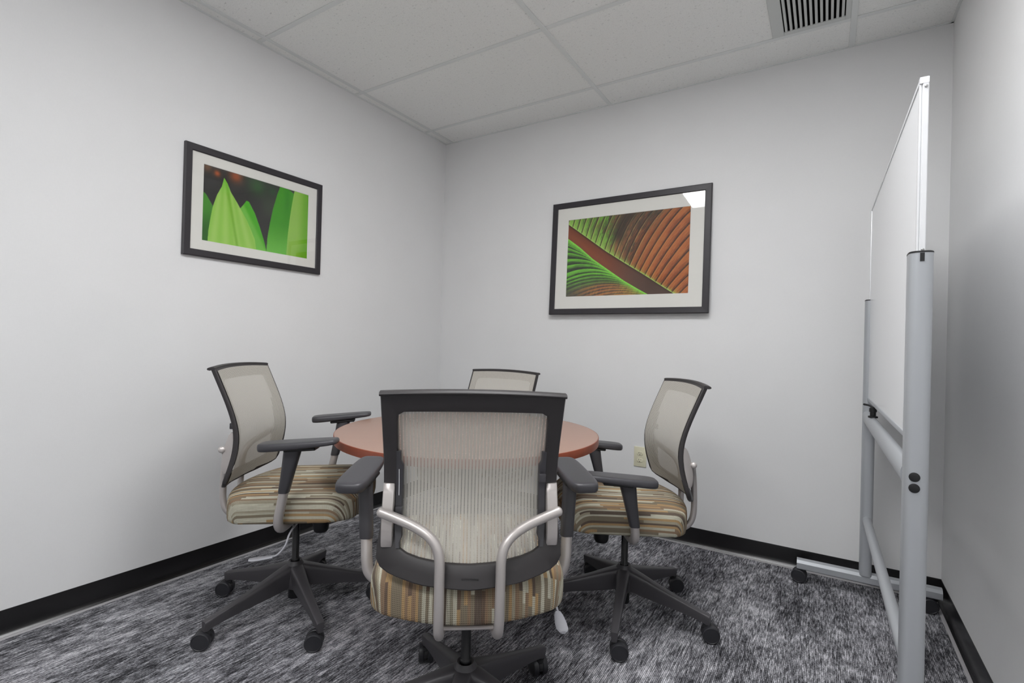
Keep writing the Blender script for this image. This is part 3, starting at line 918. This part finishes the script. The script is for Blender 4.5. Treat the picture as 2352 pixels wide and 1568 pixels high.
    for k_, z in enumerate(np.linspace(0.572, 0.717, 15)):
        e = (z - 0.572) / 0.145
        bl = 0.007 + 0.022 * math.sin(PI * min(1, max(0, e))) ** 0.7
        y = surf(0.205, z) - 0.0172
        inset = 0.003 if 0 < k_ < 14 else 0.005
        x0, x1 = 0.184, 0.2135
        zz = z - 0.010 * (1 if k_ == 14 else 0)
        br.append([(x0, y + 0.002, z), (x0 + 0.001, y - bl + 0.003, z), (x0 + inset, y - bl, z), (x1 - inset, y - bl, z), (x1 - 0.001, y - bl + 0.003, z), (x1, y + 0.002, z)])
    CH['bracket'] = MB().loft(br).mesh('back_bracket', 'silver_paint', angle=45)
    # bent support tube
    pth = smooth_path([(0.213, -0.190, 0.657), (0.180, -0.201, 0.648), (0.135, -0.217, 0.634), (0.100, -0.233, 0.618), (0.079, -0.243, 0.596), (0.0705, -0.249, 0.565), (0.0695, -0.252, 0.52), (0.069, -0.2535, 0.47), (0.069, -0.252, 0.435), (0.069, -0.244, 0.405), (0.068, -0.227, 0.384), (0.067, -0.200, 0.3725), (0.064, -0.16, 0.369), (0.058, -0.10, 0.373)], 5)
    CH['tube'] = MB().tube(pth, 0.0118, 16).mesh('support_tube', 'silver_paint', angle=60)
    # arm: silver post (fixed), sleeve and pad (height adjustable), all for the right side
    pth = smooth_path([(0.13, 0.040, 0.392), (0.205, 0.038, 0.389), (0.252, 0.038, 0.395), (0.275, 0.0385, 0.415), (0.2827, 0.0417, 0.446), (0.2857, 0.0490, 0.481), (0.2890, 0.0572, 0.520), (0.2914, 0.0630, 0.548)], 5)
    CH['post'] = MB().tube(pth, 0.0158, 16).mesh('arm_post', 'silver_paint', angle=60)
    sr = []
    for z, y, x, wy, wx in ((0.0, 0.061, 0.2905, 0.0170, 0.0180), (0.003, 0.0616, 0.2907, 0.0178, 0.0186), (0.05, 0.0715, 0.2945, 0.0205, 0.0190), (0.10, 0.082, 0.299, 0.0245, 0.0195), (0.146, 0.0917, 0.303, 0.0285, 0.0200), (0.152, 0.093, 0.3035, 0.0285, 0.0200)):
        sr.append([(x + wx * math.copysign(abs(math.cos(a)) ** 0.7, math.cos(a)), y + wy * math.copysign(abs(math.sin(a)) ** 0.7, math.sin(a)), z) for a in np.linspace(0, 2 * PI, 25)[:-1]])
    CH['sleeve'] = MB().loft(sr).mesh('arm_sleeve', 'black_plastic', angle=50)
    CH['padplate'] = MB().box(-0.026, 0.026, -0.046, 0.060, -0.007, 0.004, 0.003, 1).mesh('pad_plate', 'deep_black')
    # pad, pivot at origin; y from -.125 to .135; slightly narrowing to the front
    prs = []
    def padout(f, dz_):
        o_ = []
        for k in range(40):
            a = 2 * PI * (k + 0.5) / 40
            c_, s_ = math.cos(a), math.sin(a)
            y = 0.130 * math.copysign(abs(s_) ** 0.40, s_)
            hw = 0.0435 - 0.05 * max(0, y - 0.02) * 0.6
            x = hw * math.copysign(abs(c_) ** 0.40, c_)
            ins = 0.0435 * (1 - f)
            x = x * (1 - ins / hw)
            y = y * (1 - ins / 0.130)
            o_.append((x, y + 0.003, dz_ + (0.0290 - dz_) * 0.38 * max(0.0, (y + 0.13) / 0.26) ** 1.5))
        return o_
    for f, dz_ in ((0.74, 0.0), (0.92, 0.002), (0.985, 0.006), (1.0, 0.012), (0.995, 0.0185), (0.965, 0.0240), (0.91, 0.0268), (0.80, 0.0282), (0.55, 0.0288), (0.2, 0.0290)):
        prs.append(padout(f, dz_))
    CH['pad'] = MB().loft(prs).mesh('arm_pad', 'black_plastic', angle=60)
    # embossed lettering on the lower rail of the back frame
    tc = bpy.data.curves.new('lettering', 'FONT')
    tc.body = 'SitOnIt\u2022Seating'
    tc.size = 0.0064
    tc.extrude = 0.00035
    tc.align_x = 'CENTER'
    tc.align_y = 'CENTER'
    to = bpy.data.objects.new('lettering_tmp', tc)
    col.objects.link(to)
    dg = bpy.context.evaluated_depsgraph_get()
    lm = bpy.data.meshes.new_from_object(to.evaluated_get(dg))
    bpy.data.objects.remove(to, do_unlink=True)
    lm.name = 'lettering'
    lm.materials.clear()
    lm.materials.append(M['deep_black'])
    CH['text'] = lm
    for k in ('rail', 'bracket', 'tube', 'post', 'sleeve'):
        CH[k + '_m'] = mirror_x(CH[k], CH[k].name)
build_chair_meshes()

def task_chair(label, x, y, theta, dz, arm, phi, caster_dir, padrot=(0, 0), slide=(0, 0), slid=(0.655, 0.735)):
    """arm: height of the sleeve's lower end; padrot: yaw of (left, right) pads"""
    r = thing('task_chair', label, 'chair', (x, y, 0), theta - PI / 2, 'mesh-back task chairs around the table')
    lp = phi - (theta - PI / 2)
    hub = put('base_hub', CH['hub'], r)
    for k in range(5):
        a = lp + k * 2 * PI / 5
        put('base_leg', CH['leg'], r, (0, 0, 0), a)
        c_ = put('caster', CH['caster'], r, (0.324 * math.cos(a), 0.324 * math.sin(a), 0.0), caster_dir[k % len(caster_dir)] - (theta - PI / 2))
        put('wheel', CH['wheel'], c_, (0.016, 0, 0.0318))
        put('wheel', CH['wheel'], c_, (0.016, 0, 0.0318), PI)
    put('gas_cylinder', CH['cyl'], r, (0, 0, max(0.0, dz * 0.5)))
    U = (0, 0, dz)
    put('mechanism', CH['mech'], r, U)
    put('tension_knob', CH['knob'], r, U)
    lv = put('height_lever', CH['lever'], r, U)
    put('paddle', CH['paddle'], lv)
    put('seat', CH['seat'], r, U)
    put('seat_plate', CH['plate'], r, U)
    bf = put('back_frame', CH['frame'], r, U)
    put('top_lip', CH['lip'], bf)
    zt_ = 0.519
    tx_ = put('lettering', CH['text'], bf, (0, surf(0, zt_) - 0.0179, zt_), rot=(PI / 2 - 0.34, 0, 0))
    for s, nm in ((1, 'rail'), (-1, 'rail_m')):
        rl = put('lumbar_rail', CH[nm], bf)
        z_ = slid[0] if s < 0 else slid[1]
        put('lumbar_slider', CH['slider'], rl, (s * 0.173, surf(0.173, z_) - 0.022, z_))
        if s < 0:
            put('slot_light_strip', CH['slot'], rl, (-0.349, 0, 0))
    put('back_mesh', CH['mesh'], r, U)
    for sfx in ('', '_m'):
        put('back_bracket', CH['bracket' + sfx], r, U)
        put('support_tube', CH['tube' + sfx], r, U)
        put('arm_post', CH['post' + sfx], r, U)
        dy = (arm - 0.538) * 0.21
        s = -1 if sfx else 1
        dx = (arm - 0.538) * 0.085
        put('arm_sleeve', CH['sleeve' + sfx], r, (s * dx, dy, dz + arm))
        pd = put('arm_pad', CH['pad'], r, (s * (0.316 + dx), 0.100 + dy + slide[0 if s < 0 else 1], dz + arm + 0.155), rot=(0.075, 0, padrot[0 if s < 0 else 1]))
        put('pad_plate', CH['padplate'], pd, (-s * 0.012, 0, 0))
    return r

def five(a):
    return [a] * 5
task_chair('task chair by the left wall, arms raised highest, facing right', 0.657, -1.631, math.radians(35.0), 0.0175, 0.531, 0.903, [3.85, 3.95, 3.75, 3.85, 3.9], (0.18, 0.0), (-0.020, 0.015))
task_chair('task chair beside the power outlet, facing left, nearest the whiteboard', 1.7535, -0.893, math.radians(214.0), -0.0072, 0.455, 1.191, [0.40, 0.5, 0.3, 0.45, 0.35], (0.0, 0.0), (0.022, -0.012))
task_chair('task chair in front with its back to the viewer', 1.603, -1.756, math.radians(127.6), 0.0145, 0.505, 0.113, [2.0, 2.5, 2.3, 2.1, 2.2], (-0.10, 0.08))
task_chair('task chair in the far corner, mostly hidden behind the table and front chair', 0.899, -0.718, math.radians(-88.0), -0.0262, 0.440, 0.35, [0.5, 2.0, 3.0, 4.2, 5.5], (0.0, 0.0))

# ================================================================== mobile whiteboard
P_far, P_near = Vector((2.5975, -0.155, 0)), Vector((2.6125, -1.405, 0))
span = (P_near - P_far).length
wb = thing('mobile_whiteboard', 'rolling whiteboard on grey metal posts along the right wall', 'whiteboard', (P_far.x, P_far.y, 0), math.atan2(P_near.y - P_far.y, P_near.x - P_far.x))
# local x runs along the board (far 0 to near `span`), local y to the wall side (+y is +x world)
PT = 1.308
def rrect(hx_, hy_, r, z, n=5):
    o_ = []
    for cx_, cy_, a0 in ((hx_ - r, hy_ - r, 0), (-hx_ + r, hy_ - r, PI / 2), (-hx_ + r, -hy_ + r, PI), (hx_ - r, -hy_ + r, 1.5 * PI)):
        for k in range(n + 1):
            a = a0 + k * PI / 2 / n
            o_.append((cx_ + r * math.cos(a), cy_ + r * math.sin(a), z))
    return o_
post_me = MB().loft([rrect(0.030, 0.0225, 0.016, 0.100), rrect(0.030, 0.0225, 0.016, PT)]).mesh('post', 'easel_grey', angle=50)
cap_me = MB().loft([rrect(0.0305, 0.023, 0.016, PT), rrect(0.0305, 0.023, 0.016, PT + 0.003), rrect(0.028, 0.021, 0.015, PT + 0.0045)]).mesh('post_cap', 'deep_black', angle=50)
def foot_ring(y):
    return [(-0.021, y, 0.066), (0.021, y, 0.066), (0.024, y, 0.070), (0.024, y, 0.094), (0.016, y, 0.106), (0.006, y, 0.110), (-0.006, y, 0.110), (-0.016, y, 0.106), (-0.024, y, 0.094), (-0.024, y, 0.070)]
foot_me = MB().loft([foot_ring(-0.262), foot_ring(0.262)]).mesh('foot', 'easel_grey', angle=30)
for k, x_ in enumerate((0.0, span)):
    pst = put('post', post_me, wb, (x_, 0, 0))
    put('post_cap', cap_me, pst)
    part('cap_slot', MB().box(-0.0315, 0.0315, -0.004, 0.004, PT - 0.020, PT - 0.001), 'deep_black', pst, smooth=False)
    if k == 1:
        for z_ in (0.840, 0.815):
            part('plug', MB().loft([[(0.0295 + dx_, -0.005 + r * math.cos(2 * PI * q / 20), z_ - 0.040 + r * math.sin(2 * PI * q / 20)) for q in range(20)] for r, dx_ in ((0.0105, 0), (0.0105, 0.0018), (0.007, 0.0028))]), 'deep_black', pst)
    put('foot', foot_me, wb, (x_, 0, 0))
    for s in (-1, 1):
        c_ = put('caster', CH['caster'], wb, (x_, s * 0.236, 0.0), -PI / 2 + 0.12 * s)
        put('wheel', CH['wheel'], c_, (0.016, 0, 0.0318))
        put('wheel', CH['wheel'], c_, (0.016, 0, 0.0318), PI)
B0, B1 = 0.868, 1.716
bd = part('board', MB().box(0.006, span - 0.006, -0.0055, 0.0055, B0 + 0.006, B1 - 0.006), 'board_white', wb, smooth=False)
part('side_rail', MB().box(-0.006, 0.010, -0.0080, 0.0080, B0, B1, 0.002, 2), 'aluminium', bd)
part('side_rail', MB().box(span - 0.010, span + 0.002, -0.0080, -0.0030, B0, B1, 0.0012, 1).box(span - 0.010, span + 0.006, -0.0030, 0.0090, B0, B1, 0.0015, 1), 'aluminium', bd)
part('top_rail', MB().box(0.010, span - 0.010, -0.0080, 0.0080, B1 - 0.010, B1, 0.002, 2), 'aluminium', bd)
part('bottom_rail', MB().box(0.010, span - 0.010, -0.0085, 0.0085, B0, B0 + 0.014, 0.002, 2), 'easel_grey', bd)
for z_ in (B1 - 0.022, PT + 0.010):
    part('screw', MB().loft([[(span + dx_, 0.0035 + r * math.cos(2 * PI * q / 12), z_ + r * math.sin(2 * PI * q / 12)) for q in range(12)] for r, dx_ in ((0.0035, 0.004), (0.0033, 0.0078), (0.0015, 0.0088))]), 'screw_steel', bd)
part('corner_cap', MB().box(span - 0.010, span + 0.0064, -0.0082, 0.0092, B1 - 0.014, B1 + 0.0006), 'aluminium', bd)
cr = []
for x_ in (0.022, span - 0.022):
    cr.append([(x_, -0.006 + 0.019 * math.cos(a), 0.795 + 0.030 * math.sin(a)) for a in np.linspace(0, 2 * PI, 25)[:-1]])
part('upper_crossbar', MB().loft(cr), 'easel_grey', wb)
part('lower_crossbar', MB().tube([(0.028, 0, 0.345), (span - 0.028, 0, 0.345)], 0.0165, 16, False), 'easel_grey', wb)
cl = part('flip_clamp', MB().loft([[(0.30 + 0.011 * math.cos(2 * PI * q / 16) * f, -0.008 + 0.011 * math.sin(2 * PI * q / 16) * f, z_) for q in range(16)] for f, z_ in ((1.5, 0.824), (1.5, 0.830), (0.9, 0.832), (0.9, 0.846), (1.15, 0.847), (1.15, 0.860), (0.5, 0.866))]), 'deep_black', wb)
part('clamp_handle', MB().tube(smooth_path([(0.30, -0.008, 0.862), (0.29, -0.020, 0.870), (0.275, -0.036, 0.872)], 4), [0.004] * 9, 8), 'deep_black', cl)
